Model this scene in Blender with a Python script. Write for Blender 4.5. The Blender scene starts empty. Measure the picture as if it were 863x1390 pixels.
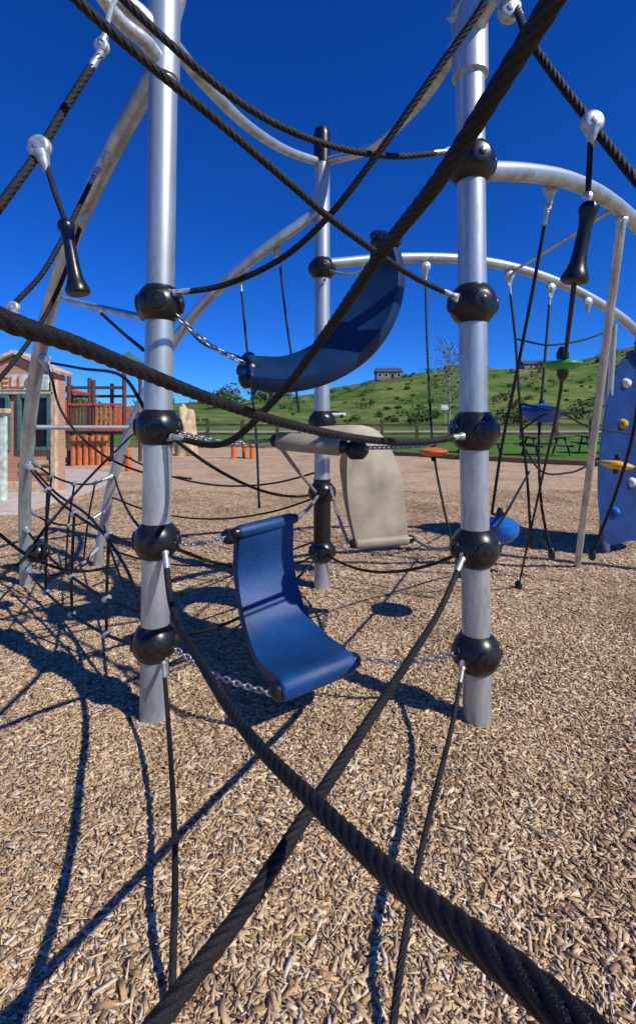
import bpy, math, random
import numpy as np
from mathutils import Vector, Matrix
random.seed(7); rng=np.random.default_rng(7)
EYE=1.33; F=650.0
def S(u,v,d):
    return np.array([(u-431.5)/F*d, d, EYE-(v-575)/F*d])
# ------------------------------------------------------------ materials
def newmat(name):
    m=bpy.data.materials.new(name); m.use_nodes=True
    nt=m.node_tree; b=nt.nodes['Principled BSDF']
    return m,nt,b
def N(nt,t,**k):
    n=nt.nodes.new(t)
    for a,v in k.items():
        if a in n.inputs: n.inputs[a].default_value=v
        else: setattr(n,a,v)
    return n
def ramp(nt,fac,stops,interp='LINEAR'):
    r=nt.nodes.new('ShaderNodeValToRGB'); r.color_ramp.interpolation=interp
    el=r.color_ramp.elements
    while len(el)<len(stops): el.new(0.5)
    for e,(p,c) in zip(el,stops):
        e.position=p; e.color=(c[0],c[1],c[2],1)
    nt.links.new(fac,r.inputs[0]); return r.outputs[0]
def bump(nt,b,h,strength=.3,dist=.01,prev=None):
    n=N(nt,'ShaderNodeBump'); n.inputs['Strength'].default_value=strength; n.inputs['Distance'].default_value=dist
    nt.links.new(h,n.inputs['Height'])
    if prev is not None: nt.links.new(prev,n.inputs['Normal'])
    nt.links.new(n.outputs[0],b.inputs['Normal']); return n.outputs[0]
def noisemat(name,c1,c2,scale=20,rough=.6,metal=0,bs=.2,bd=.003,lo=.35,hi=.65,detail=6,spec=.5,stretch=None):
    m,nt,b=newmat(name)
    tc=N(nt,'ShaderNodeTexCoord'); out=tc.outputs['Object']
    if stretch:
        mp=N(nt,'ShaderNodeMapping'); mp.inputs['Scale'].default_value=stretch
        nt.links.new(out,mp.inputs[0]); out=mp.outputs[0]
    no=N(nt,'ShaderNodeTexNoise'); no.inputs['Scale'].default_value=scale; no.inputs['Detail'].default_value=detail
    nt.links.new(out,no.inputs['Vector'])
    c=ramp(nt,no.outputs[0],[(lo,c1),(hi,c2)]); nt.links.new(c,b.inputs['Base Color'])
    b.inputs['Roughness'].default_value=rough; b.inputs['Metallic'].default_value=metal
    b.inputs['Specular IOR Level'].default_value=spec
    if bs>0: bump(nt,b,no.outputs[0],bs,bd)
    return m
def steel():
    m,nt,b=newmat('galvanized_steel')
    tc=N(nt,'ShaderNodeTexCoord')
    v=N(nt,'ShaderNodeTexVoronoi'); v.inputs['Scale'].default_value=70
    no=N(nt,'ShaderNodeTexNoise'); no.inputs['Scale'].default_value=9; no.inputs['Detail'].default_value=8
    n2=N(nt,'ShaderNodeTexNoise'); n2.inputs['Scale'].default_value=240
    mp=N(nt,'ShaderNodeMapping'); mp.inputs['Scale'].default_value=(1,1,.25)
    nt.links.new(tc.outputs['Object'],mp.inputs[0])
    nt.links.new(mp.outputs[0],v.inputs['Vector']); nt.links.new(mp.outputs[0],no.inputs['Vector'])
    nt.links.new(tc.outputs['Object'],n2.inputs['Vector'])
    mx=N(nt,'ShaderNodeMath',operation='MULTIPLY_ADD'); nt.links.new(v.outputs['Color'],mx.inputs[0]); mx.inputs[1].default_value=.22
    nt.links.new(no.outputs[0],mx.inputs[2])
    c=ramp(nt,mx.outputs[0],[(.35,(.27,.31,.32)),(.78,(.56,.61,.62))]); nt.links.new(c,b.inputs['Base Color'])
    r=ramp(nt,mx.outputs[0],[(.3,(.55,.55,.55)),(.8,(.34,.34,.34))]); nt.links.new(r,b.inputs['Roughness'])
    b.inputs['Metallic'].default_value=.65
    bump(nt,b,n2.outputs[0],.12,.002)
    return m
M={}
M['steel']=steel()
M['cast']=noisemat('cast_aluminium',(.33,.36,.37),(.56,.58,.59),60,.42,.6,.15,.002)
M['chain']=noisemat('chain_steel',(.25,.25,.26),(.5,.5,.52),80,.4,.8,.1,.001)
M['black']=noisemat('black_rubber_hub',(.004,.004,.005),(.012,.012,.012),45,.32,0,.2,.002)
def ropemat():
    m,nt,b=newmat('black_braided_rope')
    tc=N(nt,'ShaderNodeTexCoord'); no=N(nt,'ShaderNodeTexNoise'); no.inputs['Scale'].default_value=500; no.inputs['Detail'].default_value=3
    nt.links.new(tc.outputs['Object'],no.inputs['Vector'])
    n2=N(nt,'ShaderNodeTexNoise'); n2.inputs['Scale'].default_value=14; n2.inputs['Detail'].default_value=5
    nt.links.new(tc.outputs['Object'],n2.inputs['Vector'])
    mx=N(nt,'ShaderNodeMath',operation='MULTIPLY'); nt.links.new(no.outputs[0],mx.inputs[0]); nt.links.new(n2.outputs[0],mx.inputs[1])
    c=ramp(nt,mx.outputs[0],[(.18,(.003,.003,.004)),(.4,(.017,.017,.018))]); nt.links.new(c,b.inputs['Base Color'])
    b.inputs['Roughness'].default_value=.52; b.inputs['Specular IOR Level'].default_value=.32
    bump(nt,b,no.outputs[0],.8,.003); return m
M['rope']=ropemat()
def speckle(name,base,spk,dark):
    m,nt,b=newmat(name)
    tc=N(nt,'ShaderNodeTexCoord'); no=N(nt,'ShaderNodeTexNoise'); no.inputs['Scale'].default_value=330; no.inputs['Detail'].default_value=2
    nt.links.new(tc.outputs['Object'],no.inputs['Vector'])
    n2=N(nt,'ShaderNodeTexNoise'); n2.inputs['Scale'].default_value=5; n2.inputs['Detail'].default_value=7
    nt.links.new(tc.outputs['Object'],n2.inputs['Vector'])
    c1=ramp(nt,no.outputs[0],[(.3,dark),(.45,base),(.6,base),(.7,spk)])
    mix=N(nt,'ShaderNodeMix',data_type='RGBA',blend_type='MULTIPLY'); mix.inputs['Factor'].default_value=1
    nt.links.new(c1,mix.inputs[6]); c2=ramp(nt,n2.outputs[0],[(.35,(.65,.65,.65)),(.65,(1.1,1.1,1.08))]); nt.links.new(c2,mix.inputs[7])
    nt.links.new(mix.outputs[2],b.inputs['Base Color']); b.inputs['Roughness'].default_value=.42
    b.inputs['Specular IOR Level'].default_value=.35
    bump(nt,b,no.outputs[0],.5,.003); return m
M['blue']=speckle('blue_moulded_seat',(.002,.052,.20),(.06,.18,.40),(.001,.024,.11))
M['navy']=speckle('navy_moulded_seat',(.002,.024,.085),(.05,.12,.24),(.001,.01,.045))
M['beige']=speckle('beige_moulded_seat',(.36,.31,.23),(.5,.44,.35),(.24,.19,.14))
def plain(name,c,rough=.5,sc=12,var=.25):
    return noisemat(name,tuple(x*(1-var) for x in c),tuple(min(1,x*(1+var)) for x in c),sc,rough)
M['green']=plain('green_plastic',(.03,.25,.05),.35); M['orange']=plain('orange_plastic',(.6,.13,.015),.35)
M['yellow']=plain('yellow_plastic',(.65,.4,.02),.35); M['bright']=plain('bright_blue_plastic',(.003,.10,.42),.35)
M['white']=plain('white_paint',(.75,.75,.72),.5,12,.08)
# ------------------------------------------------------------ mesh helpers
def link(name,me,mat,parent=None,smooth=True):
    o=bpy.data.objects.new(name,me); bpy.context.collection.objects.link(o)
    if mat: me.materials.append(mat)
    if smooth:
        me.polygons.foreach_set('use_smooth',[True]*len(me.polygons))
    if parent: o.parent=parent
    return o
def npmesh(name,V,Fc):
    me=bpy.data.meshes.new(name); V=np.asarray(V,dtype=np.float32); Fc=np.asarray(Fc,dtype=np.int32)
    k=Fc.shape[1]
    me.vertices.add(len(V)); me.vertices.foreach_set('co',V.ravel())
    me.loops.add(Fc.size); me.loops.foreach_set('vertex_index',Fc.ravel())
    me.polygons.add(len(Fc)); me.polygons.foreach_set('loop_start',np.arange(0,Fc.size,k,dtype=np.int32))
    me.update(calc_edges=True); return me
class Acc:
    """accumulates quads/tris meshes into one object"""
    def __init__(s): s.V=[];s.F=[];s.n=0
    def add(s,V,Fs):
        V=[tuple(map(float,v)) for v in V]
        s.V+=V; s.F+=[tuple(int(i)+s.n for i in f) for f in Fs]; s.n+=len(V)
    def obj(s,name,mat,parent=None,smooth=True,angle=35):
        me=bpy.data.meshes.new(name); me.from_pydata(s.V,[],s.F); me.update()
        o=link(name,me,mat,parent,smooth)
        if smooth and angle:
            me.set_sharp_from_angle(angle=math.radians(angle))
        return o
def catmull(P,per=24):
    P=[np.array(p,float) for p in P]
    if len(P)==2: return np.array([P[0]+(P[1]-P[0])*t for t in np.linspace(0,1,per)])
    Q=[2*P[0]-P[1]]+P+[2*P[-1]-P[-2]]; out=[]
    for i in range(1,len(Q)-2):
        a,b,c,d=Q[i-1],Q[i],Q[i+1],Q[i+2]
        t0=0;t1=t0+max(1e-6,np.linalg.norm(b-a))**.5;t2=t1+max(1e-6,np.linalg.norm(c-b))**.5;t3=t2+max(1e-6,np.linalg.norm(d-c))**.5
        for t in np.linspace(t1,t2,per,endpoint=False):
            A1=(t1-t)/(t1-t0)*a+(t-t0)/(t1-t0)*b;A2=(t2-t)/(t2-t1)*b+(t-t1)/(t2-t1)*c;A3=(t3-t)/(t3-t2)*c+(t-t2)/(t3-t2)*d
            B1=(t2-t)/(t2-t0)*A1+(t-t0)/(t2-t0)*A2;B2=(t3-t)/(t3-t1)*A2+(t-t1)/(t3-t1)*A3
            out.append((t2-t)/(t2-t1)*B1+(t-t1)/(t2-t1)*B2)
    out.append(P[-1]); return np.array(out)
def resample(P,step):
    d=np.r_[0,np.cumsum(np.linalg.norm(np.diff(P,axis=0),axis=1))]
    n=max(2,int(d[-1]/step)+1); s=np.linspace(0,d[-1],n)
    return np.stack([np.interp(s,d,P[:,k]) for k in range(3)],1),s
def frames(P):
    T=np.gradient(P,axis=0); T/=np.linalg.norm(T,axis=1)[:,None]+1e-12
    a=np.array([0,0,1.]) if abs(T[0][2])<.9 else np.array([1.,0,0])
    U=np.zeros_like(P); u=np.cross(T[0],a); u/=np.linalg.norm(u)
    for i in range(len(P)):
        u=u-T[i]*np.dot(u,T[i]); u/=np.linalg.norm(u); U[i]=u
    return T,U,np.cross(T,U)
def sweepdata(P,R,n,lobes=0,depth=.12,s=None,lay=.12):
    T,U,W=frames(P); th=np.linspace(0,2*math.pi,n,endpoint=False)
    R=np.broadcast_to(np.asarray(R,float),(len(P),))
    rr=np.ones((len(P),n))*R[:,None]
    if lobes:
        ph=2*math.pi*s/lay
        c=np.abs(np.sin(.5*lobes*(th[None]-ph[:,None])))
        rr*= (1-depth)+depth*1.2*np.sqrt(c+.01)
    V=P[:,None]+rr[...,None]*(np.cos(th)[None,:,None]*U[:,None]+np.sin(th)[None,:,None]*W[:,None])
    V=V.reshape(-1,3); m=len(P)
    i=np.arange(m-1)[:,None]*n; j=np.arange(n)[None]; j2=(j+1)%n
    Fq=np.stack([i+j,i+j2,i+n+j2,i+n+j],-1).reshape(-1,4)
    return V,Fq
def tube(name,C,r,mat,parent,n=20,step=.03,per=24,radii=None,cap=True):
    P=catmull(C,per); P,s=resample(P,step)
    R=r if radii is None else np.interp(s/s[-1],[a for a,_ in radii],[b for _,b in radii])
    V,Fq=sweepdata(P,R,n)
    Fs=[tuple(f) for f in Fq]
    if cap: Fs+= [tuple(range(n-1,-1,-1)), tuple(len(V)-n+k for k in range(n))]
    a=Acc(); a.add(V,Fs); return a.obj(name,mat,parent)
def rope(name,C,r,parent,fine=True):
    P=catmull(C,24)
    if fine:
        P,s=resample(P,r*.4); V,Fq=sweepdata(P,r*1.03,42,lobes=6,depth=.3,s=s,lay=r*13)
    else:
        P,s=resample(P,r*.9); V,Fq=sweepdata(P,r,15,lobes=3,depth=.3,s=s,lay=r*10)
    me=npmesh(name,V,Fq); return link(name,me,M['rope'],parent)
def lathe(name,p0,p1,prof,mat,parent,n=28):
    p0=np.array(p0,float);p1=np.array(p1,float); L=p1-p0
    P=np.array([p0+L*t for t,_ in prof]); ax=L/np.linalg.norm(L)
    a=np.array([0,0,1.]) if abs(ax[2])<.9 else np.array([1.,0,0])
    U=np.cross(ax,a);U/=np.linalg.norm(U);W=np.cross(ax,U)
    th=np.linspace(0,2*math.pi,n,endpoint=False)
    V=[];
    for p,(t,r) in zip(P,prof):
        for k in th: V.append(p+r*(math.cos(k)*U+math.sin(k)*W))
    Fs=[]
    for i in range(len(P)-1):
        for j in range(n): Fs.append((i*n+j,i*n+(j+1)%n,(i+1)*n+(j+1)%n,(i+1)*n+j))
    Fs+=[tuple(range(n-1,-1,-1)),tuple((len(P)-1)*n+k for k in range(n))]
    if isinstance(name,Acc): name.add(V,Fs); return
    A=Acc();A.add(V,Fs); return A.obj(name,mat,parent)
def boxv(c,s,rz=0,tilt=None):
    c=np.array(c,float); s=np.array(s,float)/2
    V=[];
    for x in(-1,1):
        for y in(-1,1):
            for z in(-1,1): V.append([x*s[0],y*s[1],z*s[2]])
    V=np.array(V)
    if tilt: V=V@np.array(Matrix.Rotation(tilt[1],3,tilt[0])).T
    V=V@np.array(Matrix.Rotation(rz,3,'Z')).T
    Fs=[(0,1,3,2),(4,6,7,5),(0,4,5,1),(2,3,7,6),(0,2,6,4),(1,5,7,3)]
    return V+c,Fs
def box(name,c,s,mat,parent,rz=0,tilt=None,bev=.01):
    A=Acc();A.add(*boxv(c,s,rz,tilt)); o=A.obj(name,mat,parent,False)
    if bev:
        b=o.modifiers.new('bev','BEVEL');b.width=bev;b.segments=2
    return o
def empty(name,loc=(0,0,0)):
    o=bpy.data.objects.new(name,None); bpy.context.collection.objects.link(o); o.empty_display_size=.2; return o
# ------------------------------------------------------------ world / sun / camera
sc=bpy.context.scene
w=bpy.data.worlds.new('World'); sc.world=w; w.use_nodes=True; nt=w.node_tree
bg=nt.nodes['Background']; sky=nt.nodes.new('ShaderNodeTexSky'); sky.sky_type='NISHITA'; sky.sun_disc=False
ELEV=math.radians(42); sd=Vector((.84,-.54,0)).normalized()
sky.sun_elevation=ELEV; sky.sun_rotation=math.atan2(sd.x,sd.y)
sky.altitude=2300; sky.air_density=1.0; sky.dust_density=0.0; sky.ozone_density=3.0
gm=nt.nodes.new('ShaderNodeHueSaturation'); gm.inputs['Saturation'].default_value=1.3
pol=nt.nodes.new('ShaderNodeMix'); pol.data_type='RGBA'; pol.blend_type='MULTIPLY'; pol.inputs['Factor'].default_value=1; pol.inputs[7].default_value=(.30,.80,1.62,1)
nt.links.new(sky.outputs[0],gm.inputs['Color']); nt.links.new(gm.outputs[0],pol.inputs[6]); nt.links.new(pol.outputs[2],bg.inputs[0]); bg.inputs[1].default_value=.09
L=bpy.data.lights.new('sun','SUN'); L.energy=5.0; L.angle=math.radians(.5); L.color=(1,.95,.86)
lo=bpy.data.objects.new('sun',L); bpy.context.collection.objects.link(lo)
tosun=Vector((sd.x*math.cos(ELEV),sd.y*math.cos(ELEV),math.sin(ELEV)))
lo.rotation_euler=tosun.to_track_quat('Z','Y').to_euler(); lo.location=tosun*30
cam=bpy.data.cameras.new('camera'); co=bpy.data.objects.new('camera',cam); bpy.context.collection.objects.link(co)
co.location=(0,0,EYE); co.rotation_euler=(math.radians(90),0,0)
cam.sensor_fit='VERTICAL'; cam.sensor_height=36; cam.lens=F/1390*36; cam.shift_y=-120/1390
cam.clip_start=.03; cam.clip_end=9000; sc.camera=co
sc.view_settings.view_transform='Standard'; sc.view_settings.look='None'; sc.view_settings.exposure=0
# ------------------------------------------------------------ ground
def Yb(x): return np.interp(x,[-30,-8,-2,1,4.5,9.1,14,20],[27,27,26.5,23,18.6,14.2,10.5,7])
def und(x,y): return .016*np.sin(x*1.7+.5)*np.cos(y*1.3)+.010*np.sin(x*4.1+y*3.3)+.006*np.sin(x*9+1)*np.sin(y*8.2-x*2)
def sstep(a,b,x):
    t=np.clip((x-a)/(b-a),0,1); return t*t*(3-2*t)
def H(x,y):
    x=np.asarray(x,float);y=np.asarray(y,float)
    d=y-Yb(x)
    z=-.06+.09*sstep(0,2.5,d)+.018*np.clip(y-24,0,50)
    prof=np.interp(x,[-300,-60,6,20,44,91,124,146,200,400],[6,7,14,18,23,24.5,28,36,48,60])
    bumps=1.2*np.sin(x*.06+1)*np.sin(y*.05)+.7*np.sin(x*.15+y*.11)
    hill=sstep(62,225,y)*(prof+bumps)
    far=sstep(500,1500,y)*(60+22*np.sin(x*.004+.8)+10*np.sin(x*.013))*np.where(x<300,1,1.3)
    return z+hill+far
xs=np.r_[-np.geomspace(3500,30,50),np.linspace(-29,29,59),np.geomspace(30,3500,50)]
ys=np.r_[[-200,-60,-20,-8],np.linspace(-4,60,70),np.geomspace(62,600,90),np.geomspace(640,5000,40)]
X,Y=np.meshgrid(xs,ys); V=np.stack([X,Y,H(X,Y)],-1).reshape(-1,3)
nx=len(xs); i=np.arange(len(ys)-1)[:,None]*nx; j=np.arange(nx-1)[None]
Fq=np.stack([i+j,i+j+1,i+nx+j+1,i+nx+j],-1).reshape(-1,4)
m,nt,b=newmat('grass'); tc=N(nt,'ShaderNodeTexCoord')
n1=N(nt,'ShaderNodeTexNoise');n1.inputs['Scale'].default_value=.06;n1.inputs['Detail'].default_value=9;n1.inputs['Roughness'].default_value=.7
n2=N(nt,'ShaderNodeTexNoise');n2.inputs['Scale'].default_value=2.5;n2.inputs['Detail'].default_value=8;n2.inputs['Roughness'].default_value=.7
n4=N(nt,'ShaderNodeTexNoise');n4.inputs['Scale'].default_value=.35;n4.inputs['Detail'].default_value=8;n4.inputs['Roughness'].default_value=.75
for q in(n1,n2,n4): nt.links.new(tc.outputs['Object'],q.inputs['Vector'])
ca=ramp(nt,n1.outputs[0],[(.36,(.05,.105,.02)),(.48,(.10,.165,.032)),(.57,(.17,.19,.055)),(.68,(.25,.21,.11))])
cb=ramp(nt,n4.outputs[0],[(.36,(.35,.42,.35)),(.48,(.95,.95,.9)),(.7,(1.25,1.2,1.1))])
mx=N(nt,'ShaderNodeMix',data_type='RGBA',blend_type='MULTIPLY');mx.inputs['Factor'].default_value=1
nt.links.new(ca,mx.inputs[6]);nt.links.new(cb,mx.inputs[7])
sx=N(nt,'ShaderNodeSeparateXYZ');nt.links.new(tc.outputs['Object'],sx.inputs[0])
lw=N(nt,'ShaderNodeMapRange');lw.inputs[1].default_value=40;lw.inputs[2].default_value=75;nt.links.new(sx.outputs[1],lw.inputs[0])
nr=ramp(nt,n2.outputs[0],[(.3,(.045,.12,.012)),(.7,(.11,.22,.03))])
m2=N(nt,'ShaderNodeMix',data_type='RGBA');nt.links.new(lw.outputs[0],m2.inputs['Factor']);nt.links.new(nr,m2.inputs[6]);nt.links.new(mx.outputs[2],m2.inputs[7])
nt.links.new(m2.outputs[2],b.inputs['Base Color']);b.inputs['Roughness'].default_value=.9;b.inputs['Specular IOR Level'].default_value=.1
bump(nt,b,n2.outputs[0],.8,.15); M['grass']=m
link('grass_hills',npmesh('grass_hills',V,Fq),m)
# wood chip sheet
xs=np.linspace(-29,19,420); ts=np.linspace(0,1,300)**1.6
X,Tt=np.meshgrid(xs,ts); Y=-5+Tt*(Yb(X)+5); V=np.stack([X,Y,und(X,Y)],-1).reshape(-1,3)
nx=len(xs); i=np.arange(len(ts)-1)[:,None]*nx; j=np.arange(nx-1)[None]
Fq=np.stack([i+j,i+j+1,i+nx+j+1,i+nx+j],-1).reshape(-1,4)
m,nt,b=newmat('wood_chip_bed'); tc=N(nt,'ShaderNodeTexCoord')
def vor(scale,rot,st):
    mp=N(nt,'ShaderNodeMapping');mp.inputs['Rotation'].default_value=(0,0,rot);mp.inputs['Scale'].default_value=st
    nz=N(nt,'ShaderNodeTexNoise');nz.inputs['Scale'].default_value=6
    nt.links.new(tc.outputs['Object'],nz.inputs['Vector'])
    ad=N(nt,'ShaderNodeVectorMath',operation='MULTIPLY_ADD');nt.links.new(nz.outputs['Color'],ad.inputs[0]);ad.inputs[1].default_value=(.12,.12,0)
    nt.links.new(tc.outputs['Object'],ad.inputs[2]);nt.links.new(ad.outputs[0],mp.inputs[0])
    v=N(nt,'ShaderNodeTexVoronoi');v.inputs['Scale'].default_value=scale;nt.links.new(mp.outputs[0],v.inputs['Vector']);return v
v1=vor(30,.5,(1,2.6,1));v2=vor(34,2.0,(1,2.8,1))
nz=N(nt,'ShaderNodeTexNoise');nz.inputs['Scale'].default_value=22;nt.links.new(tc.outputs['Object'],nz.inputs['Vector'])
g=N(nt,'ShaderNodeMath',operation='GREATER_THAN');nt.links.new(nz.outputs[0],g.inputs[0]);g.inputs[1].default_value=.5
mc=N(nt,'ShaderNodeMix',data_type='RGBA');nt.links.new(g.outputs[0],mc.inputs['Factor']);nt.links.new(v1.outputs['Color'],mc.inputs[6]);nt.links.new(v2.outputs['Color'],mc.inputs[7])
sp=N(nt,'ShaderNodeSeparateColor');nt.links.new(mc.outputs[2],sp.inputs[0])
CH=[(0,(.17,.10,.055)),(.15,(.31,.195,.11)),(.4,(.46,.31,.18)),(.7,(.58,.42,.26)),(1,(.73,.57,.39))]
c=ramp(nt,sp.outputs[0],CH)
def patchy(nt,tc,c):
    n3=N(nt,'ShaderNodeTexNoise');n3.inputs['Scale'].default_value=1.0;n3.inputs['Detail'].default_value=7;n3.inputs['Roughness'].default_value=.62;nt.links.new(tc.outputs['Object'],n3.inputs['Vector'])
    c3=ramp(nt,n3.outputs[0],[(.33,(.74,.70,.66)),(.5,(.97,.96,.94)),(.65,(1.06,1.06,1.06))])
    mm=N(nt,'ShaderNodeMix',data_type='RGBA',blend_type='MULTIPLY');mm.inputs['Factor'].default_value=1;nt.links.new(c,mm.inputs[6]);nt.links.new(c3,mm.inputs[7]);return mm.outputs[2]
nt.links.new(patchy(nt,tc,c),b.inputs['Base Color']);b.inputs['Roughness'].default_value=.85;b.inputs['Specular IOR Level'].default_value=.2
bump(nt,b,sp.outputs[1],.5,.015)
link('wood_chip_ground',npmesh('wood_chip_ground',V,Fq),m)
# loose chips
m,nt,b=newmat('wood_chips'); ge=N(nt,'ShaderNodeNewGeometry'); tc=N(nt,'ShaderNodeTexCoord')
c=ramp(nt,ge.outputs['Random Per Island'],[(0,(.18,.10,.055)),(.08,(.36,.22,.12)),(.3,(.55,.38,.22)),(.7,(.68,.51,.32)),(.93,(.82,.67,.47)),(1,(.66,.60,.51))])
nz=N(nt,'ShaderNodeTexNoise');nz.inputs['Scale'].default_value=160;nz.inputs['Detail'].default_value=3;nt.links.new(tc.outputs['Object'],nz.inputs['Vector'])
c2=ramp(nt,nz.outputs[0],[(.3,(.74,.72,.69)),(.65,(1.05,1.05,1.05))])
mm=N(nt,'ShaderNodeMix',data_type='RGBA',blend_type='MULTIPLY');mm.inputs['Factor'].default_value=1;nt.links.new(c,mm.inputs[6]);nt.links.new(c2,mm.inputs[7])
nt.links.new(patchy(nt,tc,mm.outputs[2]),b.inputs['Base Color']);b.inputs['Roughness'].default_value=.75;b.inputs['Specular IOR Level'].default_value=.25
M['chips']=m
def chips(n,y0,y1,p,lmin,lmax,zr,full,spread=.74,wmax=.0055,asp=(.12,.3)):
    y=(y0**p+(y1**p-y0**p)*rng.random(n))**(1/p); x=(rng.random(n)*2-1)*(spread*y+.3)
    k=y<Yb(x)-.2; x=x[k];y=y[k];n=len(x)
    l=(lmin+(lmax-lmin)*rng.random(n)**2)/2; wd=np.minimum(l*(asp[0]+asp[1]*rng.random(n)**1.5),wmax); t=.0006+.001*rng.random(n)
    a=rng.random(n)*2*np.pi; tl=rng.normal(0,.15,n); rl=rng.normal(0,.22,n)
    D=np.stack([np.cos(a)*np.cos(tl),np.sin(a)*np.cos(tl),np.sin(tl)],1)
    Sd=np.stack([-np.sin(a)*np.cos(rl),np.cos(a)*np.cos(rl),np.sin(rl)],1)
    Up=np.cross(D,Sd); Up/=np.linalg.norm(Up,axis=1)[:,None]
    C=np.stack([x,y,und(x,y)+.003+zr*rng.random(n)**1.5],1)
    j=lambda s=.35:(1+s*(rng.random(n)-.5)*2)[:,None]
    cs=[]
    for sl,sw in((-1,-1),(1,-1),(1,1),(-1,1)):
        cs.append(C+D*l[:,None]*sl*j(.28)+Sd*wd[:,None]*sw*j(.85))
    if full:
        V=np.stack(cs+[q-Up*t[:,None]*2 for q in cs],1)
        f=np.array([[0,1,2,3],[0,4,5,1],[1,5,6,2],[2,6,7,3],[3,7,4,0],[7,6,5,4]])
        Fq=(np.arange(n)[:,None,None]*8+f[None]).reshape(-1,4)
    else:
        V=np.stack(cs,1);Fq=(np.arange(n)[:,None]*4+np.arange(4)[None]).reshape(-1,4)
    return V.reshape(-1,3),Fq
V1,F1=chips(180000,.75,3.6,1.9,.010,.045,.009,True,.74,.0048,(.10,.26))
V3,F3=chips(5000,.75,3.8,1.8,.03,.065,.012,True,.74,.008,(.10,.14))
V2,F2=chips(180000,3.3,9.5,1.4,.02,.055,.010,False)
o1=len(V1);o2=o1+len(V3)
link('loose_wood_chips',npmesh('loose_wood_chips',np.r_[V1,V3,V2],np.r_[F1,F3+o1,F2+o2]),M['chips'],None,False)
# timber border
M['timber']=noisemat('weathered_timber',(.13,.07,.04),(.28,.17,.10),9,.8,0,.4,.01,stretch=(1,1,4))
A=Acc()
bx=np.arange(-29,19,1.8)
for a0,a1 in zip(bx[:-1],bx[1:]):
    p=np.array([a0,Yb(a0),.05]);q=np.array([a1,Yb(a1),.05]);d=q-p
    A.add(*boxv((p+q)/2,(np.linalg.norm(d)-.02,.2,.26),math.atan2(d[1],d[0])))
o=A.obj('timber_border',M['timber'],None,False);bv=o.modifiers.new('b','BEVEL');bv.width=.03;bv.segments=3
# gravel road beyond fence
M['gravel']=noisemat('gravel',(.2,.17,.14),(.36,.31,.26),3,.9,0,.5,.05)
rx=np.linspace(-120,120,60);V=[];
for yy in(46,52): V+= [(x,yy+1.0*math.sin(x*.02),float(H(x,yy+1.0*math.sin(x*.02)))+.03) for x in rx]
Fq=[(k,k+1,60+k+1,60+k) for k in range(59)]
A=Acc();A.add(V,Fq);A.obj('gravel_road',M['gravel'],None,False)
# concrete path
M['conc']=noisemat('concrete',(.42,.36,.30),(.55,.49,.41),7,.85,0,.2,.004)
pts=[(-4.3,7.0),(-4.45,9.5),(-4.9,12.0),(-6.6,13.6),(-16,14.0),(-16,6.2),(-6,6.3)]
A=Acc();n=len(pts);A.add([(x,y,.05) for x,y in pts]+[(x,y,-.05) for x,y in pts],[tuple(range(n))[::-1]]+[(k,(k+1)%n,n+(k+1)%n,n+k) for k in range(n)])
A.obj('concrete_path',M['conc'],None,False)
# ------------------------------------------------------------ climbing structure
root=empty('rope_climbing_structure')
YF=2.16; YB=3.86
PL=dict(base=S(209,978,YF),top=S(222,100,YF)); PR=dict(base=S(647,970,YF+.02),top=S(637,60,YF)); PB=dict(base=S(437,799,YB),top=S(437,170,YB))
def onpost(p,z):
    a,b_=p['base'],p['top']; t=(z-a[2])/(b_[2]-a[2]); return a+(b_-a)*t
def post(name,p,ztop,r=.0625):
    return tube(name,[onpost(p,-.3),onpost(p,ztop)],r,M['steel'],root,n=40,step=.25)
post('post_left',PL,3.75);post('post_right',PR,3.75);post('post_back',PB,3.45)
tube('post_back_cap',[onpost(PB,3.42),onpost(PB,3.72)],.067,M['black'],root,n=32,step=.02,radii=[(0,.067),(.8,.067),(.93,.055),(1,.02)])
def zof(v,d): return EYE-(v-575)/F*d
tube('post_collar_left',[onpost(PL,zof(108,YF)),onpost(PL,3.78)],.071,M['steel'],root,n=40,step=.2)
tube('post_collar_right',[onpost(PR,zof(104,YF)),onpost(PR,3.78)],.079,M['steel'],root,n=40,step=.2)
tube('post_sleeve_back',[onpost(PB,zof(745,YB)),onpost(PB,zof(650,YB))],.069,M['black'],root,n=32,step=.2)
def hub(name,c,r):
    """clamp ball: two half shells with side bosses and bolts"""
    A=Acc(); c=np.array(c,float)
    prof=[]; e=.2
    for k in range(41):
        a=math.pi*(e+(1-2*e)*k/40); prof.append(((1-math.cos(a)/math.cos(math.pi*e))/2,r*math.sin(a)))
    hz=r*math.cos(math.pi*e)
    lathe(A,c-[0,0,hz],c+[0,0,hz],prof,None,None,56)
    for k,a in enumerate([8,98,188,278]):
        d=np.array([math.cos(math.radians(a)),math.sin(math.radians(a)),0])
        lathe(A,c+d*r*.85,c+d*r*1.04,[(0,.42*r),(.5,.42*r),(.82,.38*r),(1,.26*r)],None,None,32)
        lathe(A,c+d*r*1.0,c+d*r*1.09,[(0,.14*r),(.8,.14*r),(1,.09*r)],None,None,16)
    return A.obj(name,M['black'],root,True,28)
HL={k:onpost(PL,zof(v,YF)) for k,v in dict(a=413,b=580,c=733,d=870).items()}
HR={k:onpost(PR,zof(v,YF)) for k,v in dict(z=222,a=413,b=585,c=744,d=887).items()}
HB={k:onpost(PB,zof(v,YB)) for k,v in dict(a=365,b=572,c=668,d=748).items()}
for k,p in HL.items(): hub('hub_left_'+k,p,.1)
for k,p in HR.items(): hub('hub_right_'+k,p,.106)
for k,p in HB.items(): hub('hub_back_'+k,p,.104)
def pipe(name,C,r=.045): return tube(name,[S(*c) for c in C],r,M['steel'],root,n=28,step=.04)
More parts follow.
